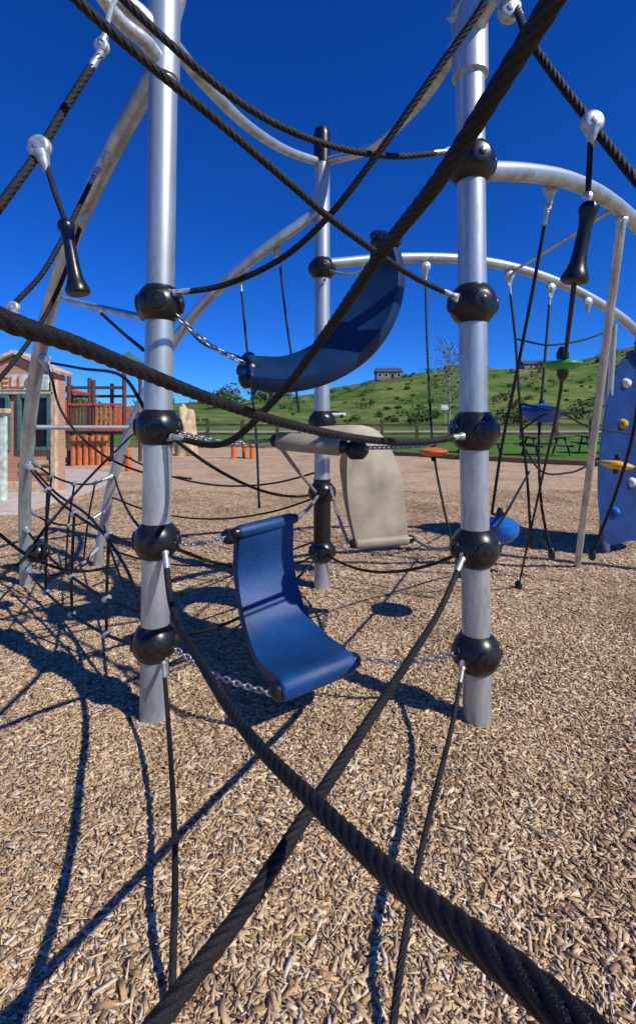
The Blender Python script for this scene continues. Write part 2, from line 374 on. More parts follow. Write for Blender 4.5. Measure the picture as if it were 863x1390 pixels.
pipe('arch_left_front',[(230,70,2.2),(185,145,2.3),(140,230,2.5),(95,330,2.8),(62,440,3.15),(42,560,3.5),(34,680,3.8),(36,800,3.93),(36,830,3.95)])
pipe('arch_left_back',[(430,288,3.84),(345,350,3.9),(262,428,4.1),(200,530,4.3),(155,645,4.42),(133,768,4.48),(131,790,4.48)],.042)
pipe('arch_right_front',[(655,232,2.2),(710,234,2.35),(765,243,2.55),(820,268,2.85),(868,310,3.15),(925,400,3.6),(965,560,4.0),(985,795,4.05)],.044)
pipe('arch_right_back',[(445,358,3.86),(540,350,4.0),(640,353,4.15),(720,370,4.35),(800,404,4.6),(863,450,4.8),(930,560,5.1),(965,760,5.2)],.042)
pipe('ring_left',[(235,60,2.2),(275,110,2.5),(335,170,3.0),(390,205,3.5),(430,219,3.84)],.032)
pipe('ring_right',[(445,219,3.84),(500,203,3.5),(560,150,2.9),(600,95,2.45),(632,30,2.2)],.032)
pipe('cross_bar_upper',[(86,406,2.9),(195,431,2.2)],.016)
pipe('cross_bar_lower',[(48,580,3.55),(175,580,4.3)],.018)
pipe('brace_pole_front',[(843,300,3.0),(783,768,4.5)],.028)
pipe('brace_pole_back',[(833,440,4.7),(815,742,5.2)],.028)
pipe('bar_right',[(700,366,4.25),(830,285,2.95)],.014)
def arm(name,C,r0,r1):
    return tube(name,[S(*c) for c in C],r0,M['cast'],root,n=24,step=.02,radii=[(0,r0),(.6,(r0+r1)/2),(1,r1)])
arm('top_arm_left_1',[(222,60,2.16),(190,20,2.1),(150,-10,2.0),(95,-60,1.9)],.045,.03)
arm('top_arm_left_2',[(222,95,2.16),(200,60,2.05),(165,30,1.95),(130,-15,1.85)],.035,.024)
arm('top_arm_left_3',[(250,-40,2.16),(238,10,2.2),(225,40,2.2)],.03,.05)
arm('top_arm_right_1',[(640,50,2.16),(655,15,2.05),(690,-30,1.9)],.045,.028)
arm('top_arm_right_2',[(612,30,2.16),(640,-10,2.1),(700,-60,2.0)],.03,.03)
def clamp(name,p,dirv,s=.05):
    p=np.array(p,float);d=np.array(dirv,float);d/=np.linalg.norm(d)
    A=Acc(); view=np.array([0,1.,0]); ax=view-d*np.dot(view,d); ax/=np.linalg.norm(ax)
    lathe(A,p-ax*s*.4,p+ax*s*.4,[(0,s*.55),(.08,s*.7),(.22,s*.8),(.46,s*.83),(.5,s*.78),(.54,s*.83),(.78,s*.8),(.92,s*.7),(1,s*.55)],None,None,32)
    lathe(A,p-ax*s*.48,p-ax*s*.36,[(0,s*.2),(.2,s*.26),(1,s*.26)],None,None,6)
    lathe(A,p+d*s*.4,p+d*s*1.8,[(0,s*.58),(.4,s*.42),(.85,s*.27),(1,s*.2)],None,None,20)
    return A.obj(name,M['cast'],root)
def swage(name,p,d,L_=.09,r=.014):
    p=np.array(p,float);d=np.array(d,float);d/=np.linalg.norm(d)
    A=Acc()
    lathe(A,p,p+d*L_,[(0,r*.8),(.1,r*1.25),(.25,r*.9),(.8,r*.95),(1,r*.75)],None,None,18)
    q=p-d*.015; lathe(A,q-np.array([0,.008,0]),q+np.array([0,.008,0]),[(0,.018),(.5,.022),(1,.018)],None,None,18)
    return A.obj(name,M['cast'],root)
RR=.0125
def R(name,C,r=RR,fine=True,sw0=False,sw1=False):
    P=[S(*c) for c in C]; rope(name,P,r,root,fine)
    if sw0: swage(name+'_fitting',P[0],P[1]-P[0],.085,r*1.15)
    if sw1: swage(name+'_fitting_end',P[-1],P[-2]-P[-1],.085,r*1.15)
R('climbing_rope_1',[(880,-220,.42),(750,0,.53),(690,95,.6),(600,237,.74),(520,340,.98),(440,455,1.32),(375,540,1.65),(300,603,1.95),(232,593,2.1)],sw1=True)
R('climbing_rope_2',[(40,-70,1.0),(105,0,1.08),(200,85,1.2),(290,160,1.35),(400,255,1.55),(450,298,1.65),(560,375,1.95),(618,403,2.1)],.0115,sw1=True)
R('climbing_rope_3',[(234,398,2.1),(300,388,2.08),(380,352,2.0),(440,300,1.9),(510,212,1.8),(600,85,1.7),(650,15,1.65),(690,-60,1.6)],.012,sw0=True)
R('climbing_rope_4',[(130,-40,1.35),(215,45,1.4),(330,142,1.55),(430,192,1.75),(530,212,1.95),(606,206,2.1)],.0115,sw1=True)
R('climbing_rope_5',[(-160,350,.45),(0,432,.56),(100,467,.68),(200,508,.86),(300,547,1.08),(400,578,1.35),(500,597,1.65),(570,600,1.9),(628,592,2.1)],.0125,sw1=True)
R('climbing_rope_6',[(224,748,2.1),(233,820,1.95),(280,912,1.4),(340,1000,1.03),(420,1082,.77),(500,1160,.6),(580,1228,.47),(680,1305,.37),(850,1450,.29)],.0125,sw0=True)
R('climbing_rope_7',[(628,757,2.1),(600,822,1.9),(560,888,1.5),(500,980,1.1),(420,1100,.84),(340,1222,.68),(270,1315,.58),(150,1470,.48)],.0112,sw0=True)
R('climbing_rope_8',[(222,898,2.1),(229,985,1.85),(236,1100,1.5),(238,1200,1.27),(235,1300,1.13),(232,1420,1.03)],.0085,sw0=True)
R('climbing_rope_9',[(628,905,2.1),(612,990,1.85),(577,1130,1.45),(545,1300,1.13),(530,1420,1.0)],.0085,sw0=True)
R('climbing_rope_10',[(138,70,1.6),(90,145,1.52),(55,203,1.45),(0,280,1.33),(-90,400,1.2)],.012,sw0=True)
R('climbing_rope_11',[(700,10,1.7),(722,60,1.55),(800,165,1.42),(863,245,1.3),(980,380,1.15)],.012,sw0=True)
R('climbing_rope_12',[(130,235,2.45),(85,325,2.3),(55,375,2.2),(18,415,2.1),(-50,500,2.0)],.011,sw0=True)
R('climbing_rope_13',[(112,300,2.7),(85,380,2.6),(55,440,2.5),(20,490,2.35),(-40,560,2.2)],.0105)
clamp('rope_clamp_1',S(138,62,1.6),S(150,30,1.6)-S(138,62,1.6),.03)
tube('clamp_link_rod',[S(142,50,1.6),S(150,15,1.75),S(160,-5,2.0)],.009,M['cast'],root,n=12)
clamp('rope_clamp_2',S(54,200,1.43),(.3,0,-1),.042)
clamp('rope_clamp_3',S(150,205,2.42),(-.5,0,-1),.045)
clamp('rope_clamp_4',S(113,290,2.65),(-.1,0,-1),.045)
clamp('rope_clamp_5',S(18,418,2.08),(.3,0,-1),.036)
clamp('rope_clamp_6',S(803,166,1.4),(0,0,-1),.04)
clamp('rope_clamp_7',S(797,266,1.4),(0,0,-1),.018)
clamp('rope_clamp_8',S(690,15,1.7),(-.6,0,1),.05)
clamp('rope_clamp_20',S(60,488,3.25),(.3,0,-1),.045)
R('grip_rope_left',[(63,222,1.43),(75,262,1.43),(90,303,1.43)],.0075)
hp=[(0,.018),(.04,.024),(.1,.025),(.16,.02),(.3,.0165),(.45,.0175),(.6,.018),(.75,.021),(.86,.028),(.93,.035),(.98,.034),(1,.028)]
lathe('rope_grip',S(89,300,1.43),S(107,400,1.43),hp,M['black'],root)
R('grip_rope_right',[(801,188,1.4),(799,230,1.4),(797,278,1.4)],.0075)
lathe('rope_grip_right',S(800,276,1.4),S(778,384,1.42),[(t,r*1.12) for t,r in hp],M['black'],root)
R('net_rope_r0',[(779,382,1.42),(768,470,1.8),(755,560,2.4),(735,650,3.1),(703,797,3.85)],.0075,False)
RT=.0115
R('net_rope_r1',[(742,285,2.6),(725,380,2.75),(700,510,3.0),(680,610,3.15),(667,697,3.25)],RT*.85,False,sw0=True)
R('net_rope_r2',[(691,388,4.25),(699,460,4.2),(706,560,4.1),(715,650,4.1),(720,735,4.1)],RT,False,sw0=True)
R('net_rope_r3',[(746,403,4.4),(738,500,4.3),(731,600,4.2),(735,690,4.1),(748,752,4.05)],RT,False,sw0=True)
R('net_rope_r4',[(577,378,4.05),(580,480,3.9),(588,610,3.7),(600,680,3.6),(622,775,3.5)],RT*.8,False,sw0=True)
R('net_rope_r5',[(870,500,3.3),(858,590,3.5),(835,670,3.7),(803,752,3.9)],RT,False)
R('net_rope_r6',[(700,460,4.2),(740,468,4.1),(780,464,4.2),(832,447,4.7)],RT*.8,False)
R('net_rope_r7',[(706,548,4.1),(770,560,4.0),(830,548,4.9)],RT*.8,False)
R('net_rope_r8',[(706,600,4.1),(735,640,4.1),(770,642,4.2),(815,620,5.0)],RT*.8,False)
R('net_rope_r9',[(667,697,3.25),(700,712,3.8),(730,730,4.05),(748,752,4.05)],RT*.8,False)
R('net_rope_r10',[(705,585,4.1),(745,560,3.9),(800,580,4.3),(863,590,4.6)],RT*.7,False)
R('net_rope_r11',[(660,740,2.25),(690,690,3.0),(718,640,4.1)],RT*.7,False)
for k,(u,v,d) in enumerate([(746,256,2.58),(691,374,4.27),(747,391,4.42),(577,362,4.05),(843,298,3.0),(375,338,3.95),(327,374,4.0),(797,410,4.55)]):
    clamp('hanger_clamp_%d'%k,S(u,v,d),(0,0,-1),.055 if d>3 else .048)
for k,(u,v,d) in enumerate([(703,797,3.85),(803,752,3.9),(720,735,4.1),(748,752,4.05),(622,775,3.5)]):
    c=S(u,v,d); lathe('rope_end_cap_%d'%k,c-[0,0,.05],c+[0,0,.05],[(0,.015),(.2,.028),(.8,.028),(1,.014)],M['black'],root,16)
R('net_rope_b1',[(327,385,4.0),(335,470,3.9),(347,580,3.85),(352,690,3.8)],.0095,False,sw0=True)
R('net_rope_b2',[(379,350,3.95),(388,430,3.95),(398,500,3.9),(406,560,3.85)],.0095,False,sw0=True)
def disc(name,u,v,d,r,h,mat,tilt=(0,0)):
    c=S(u,v,d); up=np.array([tilt[0],tilt[1],1.]);up/=np.linalg.norm(up)
    prof=[(0,r*.35),(.08,r*.6),(.3,r*.9),(.5,r),(.7,r*.97),(.85,r*.7),(.93,r*.3),(1,r*.2)]
    lathe(name,c-up*h/2,c+up*h/2,prof,M[mat],root)
    lathe(name+'_collar',c+up*h*.4,c+up*(h*.5+.05),[(0,.022),(.5,.024),(1,.012)],M['black'],root)
    lathe(name+'_collar_lower',c-up*h*.4,c-up*(h*.5+.04),[(0,.022),(.5,.022),(1,.012)],M['black'],root)
disc('step_disc_green',763,495,1.95,.075,.045,'green')
disc('step_disc_blue',733,561,4.25,.18,.17,'bright',(.1,0))
disc('step_disc_orange',588,613,3.7,.11,.07,'orange')
disc('step_disc_yellow',836,631,3.75,.12,.07,'yellow',(.15,0))
disc('step_pod_blue',678,718,3.0,.115,.17,'bright',(.0,.0))
def chain(name,C,L_=.034,r=.0042):
    P=catmull([c if isinstance(c,np.ndarray) else S(*c) for c in C],24); P,s=resample(P,L_*.72); T,U,W=frames(P); A=Acc()
    for i in range(len(P)):
        t=T[i]; a=(U[i]+W[i])*.7071 if i%2 else (U[i]-W[i])*.7071; b_=np.cross(t,a)
        h=L_*.5-r; wv=L_*.28; ring=[]
        for k in range(16):
            an=2*math.pi*k/16; cx=math.cos(an);cy=math.sin(an)
            ring.append((t*(np.sign(cx)*(h-wv*.6)+cx*wv*.9)+a*cy*wv,(t*cx+a*cy)))
        V=[];n=6
        for q,nn in ring:
            nn=nn/np.linalg.norm(nn)
            for m_ in range(n):
                an=2*math.pi*m_/n; V.append(P[i]+q+r*(nn*math.cos(an)+b_*math.sin(an)))
        Fs=[(k*n+m_,k*n+(m_+1)%n,((k+1)%16)*n+(m_+1)%n,((k+1)%16)*n+m_) for k in range(16) for m_ in range(n)]
        A.add(V,Fs)
    return A.obj(name,M['chain'],root,True,None)
ENDS={}
def seat(name,A_,B_,th,mat,flip=1,rolls=((.04,1,1),(.04,1,1))):
    a=catmull([S(*c) for c in A_],10);b_=catmull([S(*c) for c in B_],10)
    n=48
    def rs(P):
        d=np.r_[0,np.cumsum(np.linalg.norm(np.diff(P,axis=0),axis=1))];s=np.linspace(0,d[-1],n)
        return np.stack([np.interp(s,d,P[:,k]) for k in range(3)],1)
    a=rs(a);b_=rs(b_); mid=(a+b_)/2; T=np.gradient(mid,axis=0); Wd=b_-a
    Nn=np.cross(T,Wd);Nn/=np.linalg.norm(Nn,axis=1)[:,None];Nn*=flip
    cs=[];m_=14
    for k in range(m_+1): 
        t=k/m_; cs.append((t,0.5-.25*(1-(2*t-1)**4)))
    cs2=[(1.012,.25),(1.015,-.1),(1.005,-.4)]
    for k in range(m_,-1,-1):
        t=k/m_; cs2.append((t,-.5))
    cs2+=[(-.005,-.4),(-.015,-.1),(-.012,.25)]
    cs=cs+cs2; V=[];K=len(cs)
    for i in range(n):
        e=min(i,n-1-i)/3.; tt=th*(.75+.25*min(1,e)) 
        for t,h in cs: V.append(a[i]+Wd[i]*t+Nn[i]*tt*h)
    Fs=[(i*K+k,i*K+(k+1)%K,(i+1)*K+(k+1)%K,(i+1)*K+k) for i in range(n-1) for k in range(K)]
    Fs+=[tuple(range(K))[::-1],tuple((n-1)*K+k for k in range(K))]
    o_=Acc();o_.add(V,Fs);o=o_.obj(name,mat,root,True,50)
    for idx,(i,(roll,caps,side)) in enumerate(((0,rolls[0]),(n-1,rolls[1]))):
        if not roll: continue
        p,q=a[i],b_[i]; d=(q-p)/np.linalg.norm(q-p); off=max(0,roll-th*.45)*side; c0=p-Nn[i]*off;c1=q-Nn[i]*off
        lathe(name+'_roll_%d'%idx,c0-d*.003,c1+d*.003,[(0,roll*.82),(.015,roll*.93),(.04,roll),(.96,roll),(.985,roll*.93),(1,roll*.82)],mat,root,36)
        ENDS[name,idx]=(c0-d*.045,c1+d*.045)
        if caps:
            for s_,(c,dd) in enumerate(((c0,-d),(c1,d))):
                rr=min(roll*.8,.036)
                lathe(name+'_endcap_%d_%d'%(idx,s_),c,c+dd*.045,[(0,rr),(.55,rr),(.85,rr*.75),(1,rr*.3)],M['black'],root)
    return o
seat('swing_seat_lower',[(322,722,2.5),(320,780,2.55),(331,850,2.45),(349,900,2.28),(372,923,2.06),(378,927,2.01)],
     [(394,704,2.75),(396,768,2.74),(414,834,2.64),(444,868,2.44),(468,886,2.24),(474,890,2.18)],.06,M['blue'],-1,((.036,1,1),(.052,1,-1)))
seat('swing_seat_upper',[(335,518,2.28),(385,524,2.3),(445,512,2.36),(500,478,2.45),(533,430,2.55),(545,375,2.66),(536,328,2.76)],
     [(338,490,2.48),(385,492,2.52),(440,466,2.62),(478,422,2.74),(502,372,2.84),(510,335,2.9),(512,322,2.93)],.075,M['navy'],-1,((.042,1,1),(.042,1,1)))
seat('swing_seat_beige',[(462,612,2.5),(467,606,2.72),(466,640,2.9),(471,690,2.97),(482,738,2.98)],
     [(378,604,2.62),(440,584,2.95),(505,584,3.12),(538,635,3.12),(552,732,3.06)],.06,M['beige'],-1,((.05,1,1),(.035,1,1)))
hub('seat_hub_upper',S(338,503,2.38),.058); hub('seat_hub_top',S(517,330,2.85),.06); hub('seat_hub_lower',S(312,728,2.5),.045); hub('seat_hub_beige',S(484,611,2.5),.058)
def sagc(a,b_,s): a=np.array(a);b_=np.array(b_); return [a,(a+b_)/2-np.array([0,0,s]),b_]
chain('chain_1',[(240,430,2.14),(285,468,2.2),(328,492,2.3)])
chain('chain_2',sagc(S(240,587,2.14),ENDS['swing_seat_beige',0][1],.03))
chain('chain_3',[(622,594,2.12),(560,606,2.3),(497,608,2.45)])
chain('chain_4',[(238,738,2.14),(275,737,2.3),(312,728,2.5)])
chain('chain_5',sagc(ENDS['swing_seat_lower',0][1],S(432,672,3.8),.02))
chain('chain_6',sagc(S(236,880,2.14),ENDS['swing_seat_lower',1][0],.03))
chain('chain_7',sagc(ENDS['swing_seat_lower',1][1],S(618,887,2.14),.03))
chain('chain_8',sagc(ENDS['swing_seat_beige',1][1],S(622,744,2.18),.03))
chain('chain_9',[(448,368,3.8),(480,372,3.3),(515,350,2.85)])
chain('chain_10',sagc(S(448,660,3.8),ENDS['swing_seat_beige',1][0],.03))
chain('chain_11',[(380,606,2.6),(405,640,3.2),(430,670,3.8)])
# left net
def lerp(a,b_,t): return a+(b_-a)*t
arL=catmull([S(*c) for c in [(62,440,3.15),(42,560,3.5),(34,680,3.8),(36,790,3.93)]],12)
arB=catmull([S(*c) for c in [(200,530,4.3),(155,645,4.42),(133,760,4.48)]],12)
def netrope(nm,P,r=.0085): rope(nm,P,r,root,False)
k=0
def sag(a,b_,s=.06,n=4):
    return [lerp(a,b_,t)-np.array([0,0,s*4*t*(1-t)]) for t in np.linspace(0,1,n)]
def at(P,t): return P[int(t*(len(P)-1))]
rows=[]
for t,zz in((.55,.75),(.8,.45),(.95,.3)):
    a=at(arL,t); b_=onpost(PL,zz); row=sag(a,b_,.1,5); rows.append(row); netrope('net_row_%d'%k,row);k+=1
for c in range(1,4):
    netrope('net_col_%d'%c,[rows[0][c],rows[1][c],rows[2][c]])
rows2=[]
for t in(.5,.72,.95):
    a=at(arB,t); b_=at(arL,min(.98,t)); row=sag(a,b_,.14,5); rows2.append(row); netrope('net_back_row_%d'%k,row,.008);k+=1
for c in range(1,4):
    netrope('net_back_col_%d'%c,[r_[c] for r_ in rows2],.008)
for t,z2 in((.4,.95),(.65,.75),(.92,.4)):
    a=at(arB,t); b_=onpost(PB,z2); netrope('net_centre_row_%d'%k,sag(a,b_,.2,6),.008);k+=1
for h_,t in((HL['b'],.15),(HL['c'],.5),(HL['d'],.8)):
    netrope('net_diag_%d'%k,sag(h_,at(arB,t),.1,6),.008);k+=1
for h_,q in((HL['b'],HB['c']),(HL['c'],HB['d']),(HR['c'],HB['d']),(HL['d'],HB['d'])):
    netrope('net_ring_%d'%k,sag(h_,q,.14,6),.009);k+=1
R('net_rope_l1',[(55,490,3.3),(110,500,3.0),(165,510,2.6),(200,560,2.2)],.009,False,sw0=True)
R('net_rope_l2',[(130,418,2.7),(165,450,2.5),(195,475,2.2)],.009,False,sw0=True)
R('net_rope_l3',[(250,440,4.1),(270,462,4.05),(330,487,3.2)],.009,False)
R('net_rope_l4',[(-40,800,2.2),(20,770,2.4),(60,720,2.8),(120,650,3.4),(180,590,4.2)],.009,False)
R('net_rope_l5',[(-30,700,2.4),(40,755,2.8),(100,775,3.3),(160,770,4.0)],.009,False)
R('net_rope_l6',[(40,630,3.65),(75,668,3.5),(120,700,3.2),(165,760,2.8),(195,830,2.25)],.009,False,sw0=True)
R('net_rope_l7',[(66,490,3.2),(85,560,3.2),(130,610,3.3),(190,640,3.6),(260,650,4.0)],.008,False,sw0=True)
A=Acc()
for row in rows+rows2:
    for p in row[1:-1]:
        lathe(A,p-[.02,0,.012],p+[.02,0,.012],[(0,.012),(.2,.018),(.8,.018),(1,.012)],None,None,12)
    for p,q in((row[0],row[1]),(row[-1],row[-2])):
        d=(q-p)/np.linalg.norm(q-p); lathe(A,p+d*.03,p+d*.14,[(0,.03),(.3,.02),(1,.011)],None,None,12)
A.obj('net_fittings',M['cast'],root)
hub('hub_net',S(52,750,3.2),.07)
# blue climbing panel
outl=[(872,470),(850,482),(833,510),(820,570),(812,640),(814,700),(824,738),(850,735),(885,720),(915,650),(925,560),(905,490)]
P=catmull([np.array([u,v,0]) for u,v in outl+[outl[0]]],6)[:-1]
front=[S(p[0],p[1],4.75+(p[0]-812)*.004) for p in P];bk=[q+np.array([.03,.07,0]) for q in front]
n=len(front);A=Acc();A.add(front+bk,[tuple(range(n)),tuple(range(n,2*n))[::-1]]+[(i,n+i,n+(i+1)%n,(i+1)%n) for i in range(n)])
panel=empty('climbing_wall_panel')
M['panel']=speckle('panel_blue',(.001,.035,.17),(.03,.12,.32),(.001,.02,.1))
o=A.obj('panel_board',M['panel'],panel,True,30)
for k,(u,v,mt) in enumerate([(850,520,'white'),(846,575,'yellow'),(858,655,'white'),(835,695,'bright'),(880,570,'white')]):
    c=S(u,v,4.72+(u-812)*.004); lathe('hand_hold_%d'%k,c+[0,.06,0],c-[0,.04,0],[(0,.055),(.5,.05),(.85,.035),(1,.015)],M[mt],panel,14)
for k,u in enumerate((830,900)):
    p=S(u,700,4.85+(u-812)*.004); tube('panel_post_%d'%k,[(p[0],p[1]+.1,-.2),(p[0],p[1]+.1,1.9)],.035,M['steel'],panel,step=.3)
# ------------------------------------------------------------ playhouse
m,nt,b=newmat('painted_brick');tc=N(nt,'ShaderNodeTexCoord');mp=N(nt,'ShaderNodeMapping');mp.inputs['Rotation'].default_value=(math.radians(90),0,0)
nt.links.new(tc.outputs['Object'],mp.inputs[0]);br=N(nt,'ShaderNodeTexBrick');br.inputs['Scale'].default_value=4.5
br.inputs['Color1'].default_value=(.48,.25,.15,1);br.inputs['Color2'].default_value=(.40,.2,.12,1);br.inputs['Mortar'].default_value=(.54,.4,.3,1);br.inputs['Mortar Size'].default_value=.012
nt.links.new(mp.outputs[0],br.inputs['Vector']);nt.links.new(br.outputs['Color'],b.inputs['Base Color']);b.inputs['Roughness'].default_value=.8;M['brick']=m
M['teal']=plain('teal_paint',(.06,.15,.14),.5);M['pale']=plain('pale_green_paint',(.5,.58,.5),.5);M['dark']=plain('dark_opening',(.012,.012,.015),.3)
M['tan']=plain('tan_trim',(.55,.40,.27),.6)
ph=empty('playhouse')
def gable(name,x0,x1,y0,y1,ze,zp,mat,par):
    xm=(x0+x1)/2;V=[(x0,y0,0),(x1,y0,0),(x1,y0,ze),(xm,y0,zp),(x0,y0,ze),(x0,y1,0),(x1,y1,0),(x1,y1,ze),(xm,y1,zp),(x0,y1,ze)]
    A=Acc();A.add(V,[(0,1,2,3,4),(9,8,7,6,5),(1,6,7,2),(0,4,9,5),(4,3,8,9),(3,2,7,8)]);return A.obj(name,mat,par,False)
gable('walls',-6.45,-4.9,9.0,9.3,2.25,2.6,M['brick'],ph)
xm=-5.675
for k,(x0,x1) in enumerate(((-6.55,xm),(xm,-4.8))):
    L_=math.hypot(.875,.4);sgn=1 if k==0 else -1
    box('roof_slope_%d'%k,((x0+x1)/2,9.15,2.47),(L_,.5,.07),M['tan'],ph,0,('Y',-sgn*math.atan2(.4,.875)))
box('sign_board',(xm,8.97,2.1),(1.3,.05,.3),M['pale'],ph)
t=bpy.data.curves.new('sign_text','FONT');t.body='HELLO';t.size=.3;t.extrude=.01;t.align_x='CENTER'
to=bpy.data.objects.new('sign_text',t);bpy.context.collection.objects.link(to);to.location=(xm,8.935,2.0);to.rotation_euler=(math.radians(90),0,0);t.materials.append(M['orange']);to.parent=ph
for k,(x,wd) in enumerate(((-6.05,.5),(-5.3,.55))):
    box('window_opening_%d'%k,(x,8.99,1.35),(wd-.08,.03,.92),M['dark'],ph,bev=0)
    for s_ in(-1,1): box('window_jamb_%d_%d'%(k,s_),(x+s_*wd/2,8.97,1.35),(.07,.08,1.06),M['teal'],ph)
    for s_ in(-1,1): box('window_rail_%d_%d'%(k,s_),(x,8.965,1.35+s_*.49),(wd-.08,.08,.07),M['teal'],ph)
    box('window_mullion_%d'%k,(x,8.965,1.35),(.035,.05,.9),M['teal'],ph)
box('plinth',(xm,8.96,.12),(1.5,.1,.24),M['tan'],ph); box('lintel',(xm,8.955,1.9),(1.5,.07,.05),M['tan'],ph)
for s_ in(-4.93,-6.43): box('corner_trim_%.1f'%s_,(s_,8.97,1.08),(.1,.1,2.15),M['tan'],ph)
for k,z_ in enumerate((.45,.6)): box('panel_line_%d'%k,(-5.3,8.975,z_),(.55,.04,.08),M['tan'],ph)
sh=empty('toy_shopfront')
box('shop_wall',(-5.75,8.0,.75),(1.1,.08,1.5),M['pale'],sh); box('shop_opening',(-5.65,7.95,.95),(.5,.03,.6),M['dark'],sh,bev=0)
for s_ in(-1,1): box('shop_frame_%d'%s_,(-5.65+s_*.28,7.94,.95),(.06,.07,.74),M['teal'],sh)
for s_ in(-1,1): box('shop_rail_%d'%s_,(-5.65,7.94,.95+s_*.33),(.5,.07,.06),M['teal'],sh)
box('shop_base',(-5.75,7.94,.2),(1.08,.06,.3),M['pale'],sh); box('shop_cap',(-5.75,7.99,1.54),(1.2,.16,.08),M['tan'],sh)
# ------------------------------------------------------------ play tower
M['red']=plain('red_plastic',(.48,.07,.025),.4);M['brown']=plain('brown_post',(.09,.045,.03),.5);M['terra']=plain('terracotta_plastic',(.5,.14,.05),.45)
pt=empty('playground_tower')
def cyl(name,p,q,r,mat,par,n=16): return lathe(name,p,q,[(0,r),(1,r)],mat,par,n)
for k,(x,y,h_) in enumerate([(x,y,h) for x,h in((-8.75,2.7),(-8.1,2.95),(-7.3,2.75),(-6.3,3.4)) for y in(15.6,17.0)]):
    cyl('tower_post_%d'%k,(x,y,0),(x,y,h_),.065,M['brown'],pt)
for k,(x,wd) in enumerate(((-8.42,.6),(-7.7,.75),(-6.8,.95))):
    box('deck_%d'%k,(x,16.3,1.05),(wd,1.4,.1),M['brown'],pt)
    for i_ in range(6): box('railing_slat_%d_%d'%(k,i_),(x-wd*.4+i_*wd*.16,15.55,1.5),(.07,.05,.8),M['terra'] if k!=1 else M['brown'],pt)
    box('railing_top_%d'%k,(x,15.54,1.95),(wd,.08,.08),M['red'],pt);box('railing_bottom_%d'%k,(x,15.54,1.12),(wd,.08,.08),M['red'],pt)
    box('crossbeam_%d'%k,(x,15.6,2.5),(wd,.06,.1),M['brown'],pt)
    box('crossbeam_back_%d'%k,(x,17.0,2.3),(wd,.06,.1),M['brown'],pt)
box('panel_left',(-8.42,15.5,1.6),(.62,.04,1.0),M['red'],pt); box('panel_back',(-6.8,17.05,1.5),(.9,.05,.9),M['terra'],pt)
box('roof_panel',(-8.42,16.3,2.45),(.75,1.2,.1),M['red'],pt,0,('Y',.25))
for i_ in range(6): cyl('log_tube_%d'%i_,(-7.75+i_*.2,15.2,0),(-7.75+i_*.2,15.2,.95),.09,M['terra'],pt)
box('log_rail',(-7.25,15.08,.75),(1.3,.06,.08),M['brown'],pt)
for k in range(5): box('stair_%d'%k,(-9.2,15.2+k*.25,.2+k*.2),(.8,.25,.06),M['brown'],pt)
V=[(-6.75,15.4,3.35),(-5.85,15.4,3.35),(-5.85,16.6,3.35),(-6.75,16.6,3.35),(-6.3,16.0,3.75)]
A=Acc();A.add(V,[(0,1,4),(1,2,4),(2,3,4),(3,0,4),(3,2,1,0)]);A.obj('tower_roof',M['teal'],pt,False)
def rock(name,c,s,mat):
    bpy.ops.mesh.primitive_ico_sphere_add(subdivisions=4,location=(0,0,0));o=bpy.context.object;o.name=name
    for v in o.data.vertices:
        p=v.co; k=1+.2*math.sin(p.x*5+c[0])*math.cos(p.z*4)+.12*math.sin(p.y*9+p.z*7); v.co=Vector((p.x*s[0]*k*(1-.25*p.z),p.y*s[1]*k,p.z*s[2]*k))
    o.location=c; o.data.materials.append(mat); bpy.ops.object.shade_smooth(); return o
rock('climbing_boulder',(-5.5,20,.85),(.45,.4,1.15),noisemat('boulder_concrete',(.42,.3,.17),(.62,.48,.3),4,.8,0,.5,.05))
def bollard(name,x,y,h,r):
    e=empty(name); lathe('bollard_body',(x,y,-.05),(x,y,h),[(0,r),(.85,r),(.95,r*.85),(1,r*.4)],M['orange'],e); lathe('bollard_band',(x,y,h*.6),(x,y,h*.68),[(0,r*1.08),(1,r*1.08)],M['brown'],e)
bollard('bollard',-5.3,13.4,.6,.08)
bollard('bollard',-3.2,18.2,.75,.09);bollard('bollard',-2.85,18.6,.65,.09);bollard('bollard',-2.5,18.2,.7,.09)
# ------------------------------------------------------------ fence
fn=Acc();FY=33
for k,x in enumerate(np.arange(-22,42,2.4)):
    z=float(H(x,FY)); fn.add(*boxv((x,FY,z+.66),(.2,.2,1.45),random.uniform(-.1,.1)))
    for h_ in(.45,1.05):
        fn.add(*boxv((x+1.2,FY-.05+random.uniform(-.02,.02),z+h_+random.uniform(-.03,.03)),(2.55,.08,.16),0,('Y',random.uniform(-.02,.02))))
fn.obj('wooden_fence',noisemat('fence_wood',(.045,.027,.018),(.10,.065,.045),2,.85,0,.3,.01),None,False)
# picnic tables
M['tbl']=plain('dark_table_wood',(.05,.035,.025),.6)
def table(x,y,rz):
    e=empty('picnic_table');z=float(H(x,y));c,s=math.cos(rz),math.sin(rz)
    def q(a,b_,h): return (x+a*c-b_*s,y+a*s+b_*c,z+h)
    for i_ in range(5): box('top_plank_%d'%i_,q(0,-.32+i_*.16,.76),(1.9,.145,.05),M['tbl'],e,rz)
    for s_ in(-1,1):
        for j_ in(0,1): box('bench_plank_%d_%d'%(s_,j_),q(0,s_*(.62+.16*j_),.45),(1.9,.145,.05),M['tbl'],e,rz)
        box('bench_beam_%d'%s_,q(s_*.65,0,.4),(.06,1.6,.09),M['tbl'],e,rz); box('top_beam_%d'%s_,q(s_*.65,0,.71),(.06,.75,.06),M['tbl'],e,rz)
        for j_ in(-1,1):
            cyl('leg_%d_%d'%(s_,j_),q(s_*.7,j_*.6,-.05),q(s_*.7,j_*.22,.72),.04,M['tbl'],e,8)
table(9.3,19.6,.15);table(12.4,21,-.1);table(7.2,21.5,.2)
